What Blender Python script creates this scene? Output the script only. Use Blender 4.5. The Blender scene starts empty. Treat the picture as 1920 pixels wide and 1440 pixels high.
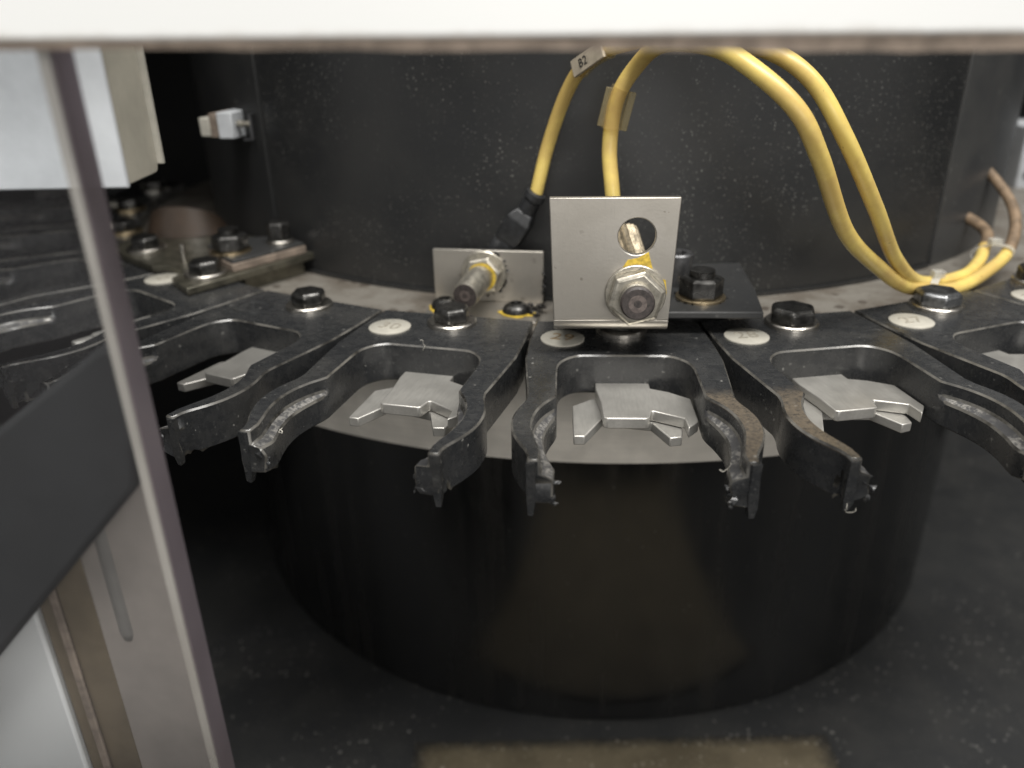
import bpy, bmesh, math, random
from mathutils import Vector, Matrix
random.seed(7)
MM = 0.001
scene = bpy.context.scene
COL = scene.collection

# ---------------------------------------------------------------- camera
cam_data = bpy.data.cameras.new('camera')
cam = bpy.data.objects.new('camera', cam_data); COL.objects.link(cam)
TH, RO = math.radians(24.575), -0.0186
_r = Vector((1, 0, 0)); _u = Vector((0, math.sin(TH), math.cos(TH))); _f = Vector((0, math.cos(TH), -math.sin(TH)))
_r2 = _r * math.cos(RO) + _u * math.sin(RO); _u2 = -_r * math.sin(RO) + _u * math.cos(RO)
cam.matrix_world = Matrix(((_r2.x, _u2.x, -_f.x, 0), (_r2.y, _u2.y, -_f.y, 0), (_r2.z, _u2.z, -_f.z, 80 * MM), (0, 0, 0, 1)))
cam_data.sensor_width = 36; cam_data.lens = 28.125
cam_data.clip_start = 0.002; cam_data.clip_end = 20
cam_data.dof.use_dof = True; cam_data.dof.focus_distance = 0.188; cam_data.dof.aperture_fstop = 10.0
scene.camera = cam

# ---------------------------------------------------------------- light
world = bpy.data.worlds.new('World'); scene.world = world; world.use_nodes = True
bg = world.node_tree.nodes['Background']
bg.inputs[0].default_value = (1.0, 0.985, 0.96, 1); bg.inputs[1].default_value = 0.62

def area(name, loc, target, sx, sy, power, color):
    d = bpy.data.lights.new(name, 'AREA'); d.shape = 'RECTANGLE'; d.size = sx; d.size_y = sy
    d.energy = power; d.color = color
    o = bpy.data.objects.new(name, d); COL.objects.link(o); o.location = loc
    o.rotation_euler = (Vector(target) - Vector(loc)).to_track_quat('-Z', 'Y').to_euler()
    return o
area('ceiling_lamp', (0.10, -0.16, 0.98), (0.05, 0.24, 0), 1.1, 0.22, 20.0, (1.0, 0.98, 0.94))
area('room_lamp', (0.16, -0.70, 0.22), (0.04, 0.25, -0.03), 0.45, 0.25, 3.0, (1.0, 0.97, 0.92))

scene.view_settings.view_transform = 'Standard'; scene.view_settings.look = 'None'
scene.view_settings.exposure = 0.0; scene.view_settings.gamma = 1.0
scene.render.engine = 'CYCLES'
scene.cycles.use_denoising = True
scene.cycles.max_bounces = 8; scene.cycles.transparent_max_bounces = 12
scene.cycles.caustics_reflective = False; scene.cycles.caustics_refractive = False

# ---------------------------------------------------------------- materials
class NT:
    def __init__(s, name):
        s.m = bpy.data.materials.new(name); s.m.use_nodes = True
        s.t = s.m.node_tree; s.b = s.t.nodes['Principled BSDF']; s._c = None
    def n(s, typ, **kw):
        nd = s.t.nodes.new(typ)
        for k, v in kw.items():
            if k.startswith('_'): setattr(nd, k[1:], v)
            else: nd.inputs[k.replace('__', ' ')].default_value = v
        return nd
    def l(s, a, b): s.t.links.new(a, b)
    def co(s):
        if s._c is None:
            tc = s.n('ShaderNodeTexCoord'); oi = s.n('ShaderNodeObjectInfo')
            vm = s.n('ShaderNodeVectorMath', _operation='SCALE'); vm.inputs['Scale'].default_value = 1000
            s.l(tc.outputs['Object'], vm.inputs[0])
            mu = s.n('ShaderNodeMath', _operation='MULTIPLY'); mu.inputs[1].default_value = 431
            s.l(oi.outputs['Random'], mu.inputs[0])
            ad = s.n('ShaderNodeVectorMath', _operation='ADD')
            s.l(vm.outputs[0], ad.inputs[0]); s.l(mu.outputs[0], ad.inputs[1])
            s._c = ad.outputs[0]; s.raw = vm.outputs[0]
        return s._c
    def noise(s, scale, detail=4, rough=.6, stretch=None):
        nz = s.n('ShaderNodeTexNoise'); nz.inputs['Scale'].default_value = scale
        nz.inputs['Detail'].default_value = detail; nz.inputs['Roughness'].default_value = rough
        c = s.co()
        if stretch:
            mp = s.n('ShaderNodeVectorMath', _operation='MULTIPLY'); mp.inputs[1].default_value = stretch
            s.l(c, mp.inputs[0]); c = mp.outputs[0]
        s.l(c, nz.inputs['Vector']); return nz.outputs[0]
    def ramp(s, v, a, b, lo=0., hi=1.):
        mr = s.n('ShaderNodeMapRange'); mr.interpolation_type = 'SMOOTHSTEP'
        for i, x in enumerate((a, b, lo, hi)): mr.inputs[i + 1].default_value = x
        s.l(v, mr.inputs[0]); return mr.outputs[0]
    def math(s, op, a, b):
        nd = s.n('ShaderNodeMath', _operation=op)
        for i, x in enumerate((a, b)):
            if isinstance(x, (int, float)): nd.inputs[i].default_value = x
            else: s.l(x, nd.inputs[i])
        return nd.outputs[0]
    def mix(s, fac, a, b):
        nd = s.n('ShaderNodeMix', _data_type='RGBA')
        for i, x in ((0, fac), (6, a), (7, b)):
            if isinstance(x, (tuple, float, int)): nd.inputs[i].default_value = (*x, 1) if isinstance(x, tuple) else x
            else: s.l(x, nd.inputs[i])
        return nd.outputs[2]
    def specks(s, scale, rmin, rmax, keep, stretch=None):
        """scattered specks: voronoi cells, a share of them holding a dot"""
        vo = s.n('ShaderNodeTexVoronoi'); vo.inputs['Scale'].default_value = scale
        nz = s.n('ShaderNodeTexNoise'); nz.inputs['Scale'].default_value = scale * 2.2
        c = s.co(); s.l(c, nz.inputs['Vector'])
        mx = s.n('ShaderNodeVectorMath', _operation='SCALE'); mx.inputs['Scale'].default_value = .55 / scale
        s.l(nz.outputs[1], mx.inputs[0])
        ad = s.n('ShaderNodeVectorMath', _operation='ADD'); s.l(c, ad.inputs[0]); s.l(mx.outputs[0], ad.inputs[1])
        s.l(ad.outputs[0], vo.inputs['Vector'])
        sp = s.n('ShaderNodeSeparateColor'); s.l(vo.outputs['Color'], sp.inputs[0])
        size = s.ramp(sp.outputs[1], 0, 1, rmin, rmax)
        dot = s.math('LESS_THAN', vo.outputs['Distance'], size)
        kp = s.math('LESS_THAN', sp.outputs[0], keep)
        br = s.ramp(sp.outputs[2], 0, 1, .25, 1)
        return s.math('MULTIPLY', s.math('MULTIPLY', dot, kp), br)
    def bump(s, h, strength, dist=.0002):
        bp = s.n('ShaderNodeBump'); bp.inputs['Strength'].default_value = strength; bp.inputs['Distance'].default_value = dist
        s.l(h, bp.inputs['Height']); s.l(bp.outputs[0], s.b.inputs['Normal'])
    def set(s, **kw):
        for k, v in kw.items():
            i = s.b.inputs[k.replace('_', ' ')]
            if isinstance(v, tuple): i.default_value = (*v, 1)
            elif isinstance(v, (int, float)): i.default_value = v
            else: s.l(v, i)
        return s.m

def simple(name, col, rough, metal=0., var=.15, nscale=.5, bump=.15):
    t = NT(name); n = t.noise(nscale, 6)
    dark = tuple(c * (1 - var * 2) for c in col)
    t.bump(t.noise(nscale * 6, 4), bump)
    return t.set(Base_Color=t.mix(t.ramp(n, .3, .65), dark, col), Roughness=t.ramp(n, .3, .7, rough + .08, rough - .05), Metallic=metal)

def plastic(name, tinge=0):
    t = NT(name)
    n = t.noise(.35, 8, .7); sp = t.specks(.5, .05, .2, .3); fine = t.specks(1.5, .08, .3, .3)
    scr = t.ramp(t.noise(.55, 3, .5, (.25, 3.5, 1)), .64, .72)
    base = t.mix(t.ramp(n, .35, .68), (.021, .022, .0235), (.031, .0315, .032))
    film = t.ramp(t.noise(.05, 5, .6), .48, .66)
    base = t.mix(t.math('MULTIPLY', film, .22), base, (.085, .082, .075)); base = t.mix(t.math('MULTIPLY', scr, .3), base, (.10, .10, .095))
    if tinge:  # tan over the top of one arm, growing towards its tip
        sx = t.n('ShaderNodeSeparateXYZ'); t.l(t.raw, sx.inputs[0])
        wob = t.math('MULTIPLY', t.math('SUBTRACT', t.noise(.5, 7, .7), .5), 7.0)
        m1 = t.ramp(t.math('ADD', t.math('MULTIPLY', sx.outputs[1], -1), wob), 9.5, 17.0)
        m2 = t.ramp(t.math('MULTIPLY', sx.outputs[0], tinge), 8, 12)
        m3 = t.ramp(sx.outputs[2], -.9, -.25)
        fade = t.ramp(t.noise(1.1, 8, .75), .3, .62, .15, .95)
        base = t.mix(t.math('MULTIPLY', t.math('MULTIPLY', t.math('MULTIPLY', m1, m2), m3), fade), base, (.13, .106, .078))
    base = t.mix(t.math('MULTIPLY', sp, .42), base, (.42, .41, .38)); base = t.mix(t.math('MULTIPLY', fine, .16), base, (.35, .34, .32))
    t.bump(t.math('ADD', t.noise(2.2, 5), t.math('MULTIPLY', sp, .12)), .12)
    return t.set(Base_Color=base, Roughness=t.ramp(n, .3, .7, .21, .34), Specular_IOR_Level=.65)

def black_paint(name, rough, speck_amt, sscale=.33, keep=.35, lift=1., spec=.5):
    t = NT(name)
    n = t.noise(.035, 6, .6); sp = t.specks(sscale, .07, .30, keep); fn = t.specks(sscale * 2.6, .08, .30, .35)
    patch = t.ramp(t.noise(.028, 5, .65), .42, .6, .12, 1)
    base = t.mix(t.ramp(n, .35, .7), (.015 * lift, .0155 * lift, .016 * lift), (.021 * lift, .021 * lift, .0205 * lift))
    base = t.mix(t.math('MULTIPLY', t.math('MULTIPLY', sp, patch), speck_amt), base, (.40, .39, .36))
    base = t.mix(t.math('MULTIPLY', t.math('MULTIPLY', fn, patch), speck_amt * .55), base, (.3, .29, .27))
    t.bump(t.noise(1.1, 4), .10)
    return t.set(Base_Color=base, Roughness=t.ramp(n, .3, .7, rough, rough + .07), Specular_IOR_Level=spec)

def brushed(name, col, rough, lines, axis=(1, 1, 1), metal=1.0):
    t = NT(name); n = t.noise(.08, 5)
    ln = t.noise(lines, 3, .5, axis)
    b = t.mix(t.ramp(n, .35, .7), tuple(c * .82 for c in col), col)
    b = t.mix(t.math('MULTIPLY', t.ramp(ln, .35, .7), .3), b, tuple(c * .62 for c in col))
    t.bump(ln, .08)
    return t.set(Base_Color=b, Metallic=metal, Roughness=t.ramp(n, .3, .7, rough, rough + .1))

def ledge_mat():
    t = NT('worn_fork_ledge'); n = t.noise(.8, 8, .75); w = t.math('MULTIPLY', t.ramp(n, .44, .62), t.ramp(t.noise(.09, 3), .40, .58))
    b = t.mix(w, (.05, .05, .052), (.36, .345, .32))
    t.bump(t.noise(1.6, 6, .7), .5)
    return t.set(Base_Color=b, Metallic=t.math('MULTIPLY', w, .5), Roughness=t.ramp(n, .4, .6, .45, .3))
M = {}
M['plastic'] = plastic('black_fork_plastic')
M['ledge'] = ledge_mat()
M['edge'] = simple('rubbed_fork_edge_glint', (.13, .124, .112), .2, 0, .45, .12, .05)  # edge wear tone, lightened to stand for the rim-light glints
M['plastic_right'] = plastic('black_fork_plastic_tan_right', 1)
M['plastic_left'] = plastic('black_fork_plastic_tan_left', -1)
M['hub'] = black_paint('dusty_black_hub_paint', .33, .26, .95, .8, 1.0)
M['dark_cover'] = black_paint('dark_side_cover', .5, .1, .5, .2, .8)
M['side_cover'] = black_paint('side_cover_room_reflection', .40, .2, .5, .3, 2.2)  # lighter tone stands for the bright room mirrored in the black hub
M['drum'] = black_paint('black_drum_paint', .17, .12, .5, .12, .75, 1.0)
def drum_mat():
    t = NT('oily_black_drum'); run = t.noise(.10, 6, .65, (1, 1, .06)); n = t.noise(.03, 5); scf = t.ramp(t.noise(.4, 3, .5, (.5, .5, 3)), .66, .74)
    b = t.mix(t.ramp(run, .42, .68), (.0085, .0088, .009), (.017, .0165, .0155)); b = t.mix(t.math('MULTIPLY', scf, .12), b, (.08, .078, .07))
    b = t.mix(t.math('MULTIPLY', t.specks(.5, .05, .2, .14), .25), b, (.3, .29, .27))
    r = t.math('ADD', t.ramp(run, .4, .7, .13, .30), t.ramp(n, .35, .65, -.02, .06)); t.bump(t.noise(.7, 4), .05)
    return t.set(Base_Color=b, Roughness=r, Specular_IOR_Level=1.0)
M['drum'] = drum_mat()
M['floor'] = black_paint('speckled_black_floor', .34, .7, .40, .5, 1.9)
M['wall'] = black_paint('black_wall_paint', .45, .12, .3, .2, 1.0)
M['mount'] = black_paint('dark_mount_plate', .38, .25, .6, .3, 1.6)
def ring_mat():
    t = NT('stained_steel_ring'); n = t.noise(.06, 7, .65); st = t.specks(.22, .1, .42, .35)
    b = t.mix(t.ramp(n, .36, .62), (.20, .175, .145), (.36, .335, .295))
    b = t.mix(t.math('MULTIPLY', st, .7), b, (.09, .07, .055))
    t.bump(t.noise(.9, 5), .12)
    return t.set(Base_Color=b, Metallic=.55, Roughness=t.ramp(n, .3, .7, .5, .36))
M['ring'] = ring_mat()
M['deck'] = brushed('brushed_aluminium_deck', (.80, .76, .69), .40, .9, (.05, .05, 4.5), .35)
M['lever'] = brushed('satin_steel_lever', (.52, .505, .47), .29, 1.5, (1, .15, 1), .62)
def bracket_mat():
    t = NT('satin_steel_bracket'); n = t.noise(.05, 5); g = t.specks(.30, .04, .22, .3); sc = t.noise(.9, 2, .5, (6, 1, .25))
    b = t.mix(t.ramp(n, .35, .7), (.39, .365, .325), (.52, .49, .44))
    b = t.mix(t.math('MULTIPLY', t.ramp(sc, .62, .72), .18), b, (.3, .29, .27))
    b = t.mix(t.math('MULTIPLY', g, .5), b, (.12, .10, .075))
    t.bump(t.noise(1.6, 4), .08)
    return t.set(Base_Color=b, Metallic=.85, Roughness=t.ramp(n, .3, .7, .42, .32))
M['bracket'] = bracket_mat()
M['dark_steel'] = simple('dark_oily_steel', (.17, .16, .125), .36, .7, .3, .15, .1)
M['zinc'] = simple('zinc_washer', (.60, .57, .52), .30, 1., .18, .7, .1)
M['nickel'] = simple('nickel_sensor_barrel', (.55, .515, .44), .33, .85, .25, .5, .08)
M['brass'] = simple('brassy_washer', (.62, .50, .32), .30, 1., .2, .6, .1)
M['dull_brass'] = simple('dull_plated_ring', (.33, .28, .20), .45, .7, .3, .6, .2)
M['oxide'] = simple('black_oxide_steel', (.10, .098, .094), .30, .85, .4, .35, .2)
M['glint_oxide'] = simple('bolt_steel_glint', (.24, .245, .25), .30, .9, .45, .25, .2)  # lighter steel for one bolt, bright reflection put into its colour
M['cap'] = simple('grey_cap_screw', (.16, .16, .165), .38, .8, .2, .5, .15)
M['face'] = simple('dark_sensor_face', (.055, .045, .042), .5, 0, .3, .9, .3)
M['face_ring'] = simple('worn_sensor_face_ring', (.13, .105, .095), .5, 0, .25, .9, .3)
M['connector'] = simple('black_connector', (.025, .026, .028), .40, 0, .3, .6, .2)
def yellow():
    t = NT('yellow_cable_jacket'); n = t.noise(.06, 6, .65); d = t.specks(.30, .03, .14, .3)
    b = t.mix(t.ramp(n, .38, .66), (.54, .38, .12), (.69, .53, .15))
    b = t.mix(t.math('MULTIPLY', d, .6), b, (.2, .12, .04))
    t.bump(t.noise(1.5, 4), .06)
    return t.set(Base_Color=b, Roughness=t.ramp(n, .3, .7, .42, .3))
M['yellow'] = yellow()
M['old_cable'] = simple('browned_cable_jacket', (.24, .17, .11), .45, 0, .25, .2, .1)
M['paint_mark'] = simple('yellow_paint_mark', (.72, .50, .06), .5, 0, .25, .8, .4)
M['ivory'] = simple('ivory_number_disc', (.43, .41, .355), .42, 0, .08, .3, .06)
M['tag'] = simple('yellowed_marker_tag', (.46, .40, .31), .3, 0, .12, .3, .05)
M['numeral'] = simple('pressed_numeral', (.32, .295, .245), .55, 0, .15, .9, .1)
M['numeral_brown'] = simple('stained_numeral', (.26, .19, .11), .55, 0, .25, .9, .1)
M['white'] = simple('white_enclosure_paint', (.635, .64, .632), .38, 0, .02, .02, .02)
def panel_mat():
    t = NT('white_panel_with_dirt'); t.co(); sx = t.n('ShaderNodeSeparateXYZ'); t.l(t.raw, sx.inputs[0])
    low = t.ramp(t.math('ADD', sx.outputs[2], t.math('MULTIPLY', t.noise(.12, 6, .7), 3.)), 1.6, 3.2, 1, 0)
    b = t.mix(t.math('MULTIPLY', low, .45), (.635, .64, .632), (.33, .29, .24))
    b = t.mix(t.math('MULTIPLY', t.specks(.12, .03, .12, .3), .5), b, (.35, .32, .28)); t.bump(t.noise(.3, 5), .03)
    return t.set(Base_Color=b, Roughness=.38)
M['panel'] = panel_mat()
M['white_box'] = simple('white_box_paint', (.56, .58, .60), .42, 0, .16, .03, .02)
M['cream'] = simple('cream_painted_edge', (.42, .395, .33), .45, 0, .12, .06, .02)
M['seal'] = simple('dirty_tan_seal', (.24, .19, .15), .75, 0, .22, .25, .3)
M['tan'] = simple('tan_band', (.15, .118, .078), .6, 0, .15, .08, .05)
M['greige'] = simple('greige_band_paint', (.28, .25, .225), .5, 0, .12, .04, .03)
M['grey'] = simple('grey_band_paint', (.215, .205, .19), .5, 0, .15, .04, .03)
M['dark_block'] = simple('dark_gap_tone', (.011, .012, .013), .7, 0, .2, .05, .1)
M['floor_glow'] = None
def beige():  # tan glow on the floor painted into the colour of this strip
    t = NT('painted_floor_glow'); n = t.noise(.05, 6); sp = t.specks(.34, .07, .28, .5); f2 = t.specks(.9, .07, .26, .35)
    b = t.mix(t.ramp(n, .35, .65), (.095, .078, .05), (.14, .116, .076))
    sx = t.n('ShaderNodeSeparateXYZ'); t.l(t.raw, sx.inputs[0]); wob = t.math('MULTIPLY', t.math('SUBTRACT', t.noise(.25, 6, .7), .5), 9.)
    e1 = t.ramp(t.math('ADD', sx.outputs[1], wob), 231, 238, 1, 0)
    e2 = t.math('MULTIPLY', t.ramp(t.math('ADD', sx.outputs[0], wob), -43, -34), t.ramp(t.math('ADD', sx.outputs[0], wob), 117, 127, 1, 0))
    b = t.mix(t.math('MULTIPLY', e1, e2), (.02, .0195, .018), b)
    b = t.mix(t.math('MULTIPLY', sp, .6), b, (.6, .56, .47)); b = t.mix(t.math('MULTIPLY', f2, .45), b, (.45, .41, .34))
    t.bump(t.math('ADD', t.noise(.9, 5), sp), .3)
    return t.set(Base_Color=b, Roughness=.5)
M['floor_glow'] = beige()
M['amber'] = simple('brown_guard_plastic', (.06, .042, .03), .35, 0, .2, .08, .05)
M['lint'] = simple('pale_lint', (.62, .59, .52), .7, 0, .1, 1, 0)
M['grease'] = simple('black_grease', (.012, .011, .010), .22, 0, .3, .8, .5)
def acrylic(name, tint, mixf, rough, col=(.62, .60, .62)):
    t = NT(name); nt = t.t
    tr = t.n('ShaderNodeBsdfTransparent'); tr.inputs[0].default_value = (*tint, 1)
    t.set(Base_Color=col, Roughness=rough)
    mx = t.n('ShaderNodeMixShader')
    n = t.noise(.012, 4, .5)
    f = t.ramp(n, .3, .7, mixf * .55, mixf * 1.45); t.l(f, mx.inputs[0])
    t.l(tr.outputs[0], mx.inputs[1]); t.l(t.b.outputs[0], mx.inputs[2])
    out = nt.nodes['Material Output']; t.l(mx.outputs[0], out.inputs[0])
    return t.m
M['acrylic'] = acrylic('clear_hazy_acrylic', (.94, .945, .95), .022, .08)
M['acrylic_edge'] = acrylic('purple_grey_acrylic_edge', (.66, .60, .64), .72, .35, (.17, .145, .16))
M['acrylic_bead'] = acrylic('pale_acrylic_corner', (.85, .83, .8), .5, .25, (.40, .385, .36))
M['sleeve'] = acrylic('clear_marker_sleeve', (.95, .90, .74), .14, .08, (.60, .52, .34))
M['tie'] = acrylic('milky_cable_tie', (.9, .88, .82), .5, .2, (.6, .59, .55))

# ---------------------------------------------------------------- mesh helpers (millimetres in, metres out)
def link_mesh(name, bm, mat, parent=None, sharp=38, bevel=0., seg=2):
    bmesh.ops.remove_doubles(bm, verts=bm.verts, dist=1e-4)
    bmesh.ops.recalc_face_normals(bm, faces=bm.faces)
    for v in bm.verts: v.co *= MM
    me = bpy.data.meshes.new(name); bm.to_mesh(me); bm.free()
    for p in me.polygons: p.use_smooth = True
    me.set_sharp_from_angle(angle=math.radians(sharp))
    o = bpy.data.objects.new(name, me); COL.objects.link(o)
    for m in (mat if isinstance(mat, (list, tuple)) else [mat]): me.materials.append(m)
    if parent: o.parent = parent
    if bevel:
        b = o.modifiers.new('bevel', 'BEVEL'); b.width = bevel * MM; b.segments = seg
        b.limit_method = 'ANGLE'; b.angle_limit = math.radians(sharp); b.harden_normals = False
    return o
def thing(name, label, cat, loc=(0, 0, 0), rz=0., group=None):
    o = bpy.data.objects.new(name, None); COL.objects.link(o); o.empty_display_size = .005
    o.location = Vector(loc) * MM; o.rotation_euler = (0, 0, rz)
    return tag(o, label, cat, group)
def tag(o, label, cat, group=None):
    o['label'] = label; o['category'] = cat
    if group: o['group'] = group
    return o
def prism(bm, pts, z0, z1):
    a = [bm.verts.new((x, y, z0)) for x, y in pts]; b = [bm.verts.new((x, y, z1)) for x, y in pts]
    bm.faces.new(a); bm.faces.new(b[::-1])
    for i in range(len(pts)): j = (i + 1) % len(pts); bm.faces.new((a[i], a[j], b[j], b[i]))
    return bm
def box(bm, x0, x1, y0, y1, z0, z1): return prism(bm, [(x0, y0), (x1, y0), (x1, y1), (x0, y1)], z0, z1)
def frame(axis):
    a = Vector(axis).normalized(); h = Vector((0, 0, 1)) if abs(a.z) < .9 else Vector((1, 0, 0))
    x = h.cross(a).normalized(); return x, a.cross(x), a
def lathe(bm, base, axis, prof, n=32, phase=0.):
    """prof: list of (distance along axis, radius); closed with caps"""
    x, y, a = frame(axis); base = Vector(base); rings = []
    for d, r in prof:
        rings.append([bm.verts.new(base + a * d + (x * math.cos(t) + y * math.sin(t)) * r) for t in [phase + 2 * math.pi * i / n for i in range(n)]])
    for p, q in zip(rings, rings[1:]):
        for i in range(n): j = (i + 1) % n; bm.faces.new((p[i], p[j], q[j], q[i]))
    bm.faces.new(rings[0][::-1]); bm.faces.new(rings[-1]); return bm
def knurl(bm, base, axis, length, r, depth=.28, n=44):
    x, y, a = frame(axis); base = Vector(base); rings = []
    for d, k in ((0, .86), (.5, 1), (length - .5, 1), (length, .86)):
        rings.append([bm.verts.new(base + a * d + (x * math.cos(math.pi * i / n) + y * math.sin(math.pi * i / n)) * (r * k - (depth if i % 2 else 0))) for i in range(2 * n)])
    for p, q in zip(rings, rings[1:]):
        for i in range(2 * n): j = (i + 1) % (2 * n); bm.faces.new((p[i], p[j], q[j], q[i]))
    bm.faces.new(rings[0][::-1]); bm.faces.new(rings[-1]); return bm
def washer(bm, base, axis, r0, r1, t, n=36):
    x, y, a = frame(axis); base = Vector(base); R = []
    for d, r in ((0, r0), (0, r1), (t, r1), (t, r0)):
        R.append([bm.verts.new(base + a * d + (x * math.cos(2 * math.pi * i / n) + y * math.sin(2 * math.pi * i / n)) * r) for i in range(n)])
    for k in range(4):
        p, q = R[k], R[(k + 1) % 4]
        for i in range(n): j = (i + 1) % n; bm.faces.new((p[i], p[j], q[j], q[i]))
    return bm
def threaded(bm, base, axis, length, r, pitch=.75, n=28):
    prof = [(0, r * .9)]; d = .2
    while d < length: prof += [(d, r - .22), (min(d + pitch / 2, length), r)]; d += pitch
    return lathe(bm, base, axis, prof, n)
def catmull(pts, step=8):
    P = [Vector(p) for p in pts]; P = [P[0] * 2 - P[1]] + P + [P[-1] * 2 - P[-2]]; out = []
    for i in range(1, len(P) - 2):
        for k in range(step):
            t = k / step
            out.append(.5 * ((2 * P[i]) + (-P[i - 1] + P[i + 1]) * t + (2 * P[i - 1] - 5 * P[i] + 4 * P[i + 1] - P[i + 2]) * t * t + (-P[i - 1] + 3 * P[i] - 3 * P[i + 1] + P[i + 2]) * t ** 3))
    out.append(P[-2]); return out
def tube(bm, path, rad, n=16):
    rings = []; nx = None
    for i, p in enumerate(path):
        d = (path[min(i + 1, len(path) - 1)] - path[max(i - 1, 0)]).normalized()
        if nx is None: nx = frame(d)[0]
        nx = (nx - d * nx.dot(d)).normalized(); ny = d.cross(nx); r = rad(i / (len(path) - 1)) if callable(rad) else rad
        rings.append([bm.verts.new(p + (nx * math.cos(2 * math.pi * k / n) + ny * math.sin(2 * math.pi * k / n)) * r) for k in range(n)])
    for p, q in zip(rings, rings[1:]):
        for i in range(n): j = (i + 1) % n; bm.faces.new((p[i], p[j], q[j], q[i]))
    bm.faces.new(rings[0][::-1]); bm.faces.new(rings[-1]); return bm
def B(): return bmesh.new()
def xform(bm, mat):
    bmesh.ops.transform(bm, matrix=mat, verts=bm.verts); return bm
def blob(bm, c, r, seed, squash=1.):
    rr = random.Random(seed); st = [rr.uniform(.45, 1.3) for _ in range(3)]
    for v in bmesh.ops.create_icosphere(bm, subdivisions=1, radius=1)['verts']:
        k = r * rr.uniform(.5, 1.4); v.co = Vector(c) + Vector((v.co.x * k * st[0], v.co.y * k * st[1], v.co.z * k * squash * st[2]))
    return bm

# ---------------------------------------------------------------- the carousel axis
CX, CY = 44.2, 441.3
def polar(R, deg, z=0.):
    a = math.radians(deg); return (CX + R * math.sin(a), CY - R * math.cos(a), z)
A0 = -3.5            # angle of the fork behind the tall bracket; forks follow every 12 degrees

# ---------------------------------------------------------------- setting
def struct(o): o['kind'] = 'structure'; return o
bm = B(); box(bm, -700, 800, 20, 1100, -198, -190); struct(link_mesh('floor', bm, M['floor']))
bm = B(); box(bm, -700, 800, 1040, 1060, -190, 420); struct(link_mesh('wall_back', bm, M['wall']))
bm = B(); box(bm, -520, -500, 135, 1040, -190, 420); struct(link_mesh('wall_left', bm, M['wall']))
bm = B(); box(bm, 600, 620, 135, 1040, -190, 420); struct(link_mesh('wall_right', bm, M['wall']))
bm = B(); box(bm, -500, -125, 190, 1039, 140, 146); struct(link_mesh('shade_panel', bm, M['wall']))  # unseen panel added overhead to shade the far left
bm = B(); box(bm, -700, 800, 20, 32, -189.9, -20); struct(link_mesh('shade_apron', bm, M['wall']))  # unseen apron added below the opening to darken the drum's reflections
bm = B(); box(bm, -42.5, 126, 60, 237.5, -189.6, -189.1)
tag(link_mesh('floor_glow_strip', bm, M['floor_glow']), 'flat strip with a painted tan glow and pale specks over the black floor pan', 'strip')

# carousel: hub cover, stained ring, lower drum, bright deck plates
car = thing('tool_carousel', 'black round tool carousel with dusty hub, stained steel ring and glossy lower drum', 'carousel', (CX, CY, -190))
def sector(bm, r0, r1, a0, a1, z0, z1, n=40):
    pts = [(r1 * math.sin(math.radians(a0 + (a1 - a0) * i / n)), -r1 * math.cos(math.radians(a0 + (a1 - a0) * i / n))) for i in range(n + 1)]
    pts += [(r0 * math.sin(math.radians(a1 + (a0 - a1) * i / n)), -r0 * math.cos(math.radians(a1 + (a0 - a1) * i / n))) for i in range(n + 1)]
    return prism(bm, pts, z0, z1)
def lathe_z(name, prof, mat, n=192, parent=car, sharp=30):
    bm = B(); lathe(bm, (0, 0, 190), (0, 0, 1), prof, n); return link_mesh(name, bm, mat, parent, sharp)
lathe_z('hub_cover', [(-5.2, 190.5), (-5.2, 192), (180, 192), (182, 190)], M['hub'])
lathe_z('ring_plate', [(-11, 195), (-11, 228), (-5.4, 228), (-5, 227.5), (-5, 150)], M['ring'])
lathe_z('lower_drum', [(-190, 192.5), (-189, 194), (-50, 194.5), (-49, 193.5)], M['drum'])
lathe_z('spacer_drum', [(-49, 184), (-11, 184)], M['drum'])
bm = B(); sector(bm, 184.5, 187.5, -37, 13.8, 190 - 46.95, 190 - 11.05); link_mesh('reflector_wall', bm, M['deck'], car, bevel=.15)  # bright wall added behind the shroud for its reflections
bm = B(); sector(bm, 222.5, 225, -38, 11.6, 190 - 47.2, 190 - 14.2, 60); link_mesh('shroud_ring', bm, M['deck'], car, bevel=.25)
bm = B(); sector(bm, 187.6, 222.4, -38, 11.6, 190 - 20, 190 - 18, 60); link_mesh('shroud_web', bm, M['deck'], car)
bm = B()   # seam strip on the hub cover
sector(bm, 191.0, 193.0, 34.4, 110, 190 - 4.9, 190 + 178, 60); link_mesh('side_cover', bm, M['side_cover'], car, bevel=.4)
bm = B(); sector(bm, 191.0, 193.0, -120, -43.4, 190 - 4.9, 190 + 178, 60); link_mesh('side_cover', bm, M['dark_cover'], car, bevel=.4)
bm = B(); sector(bm, 192.05, 193.2, -43, 34, 190 - 5, 190 - 3.8, 90); link_mesh('base_bead', bm, M['hub'], car)

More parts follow.
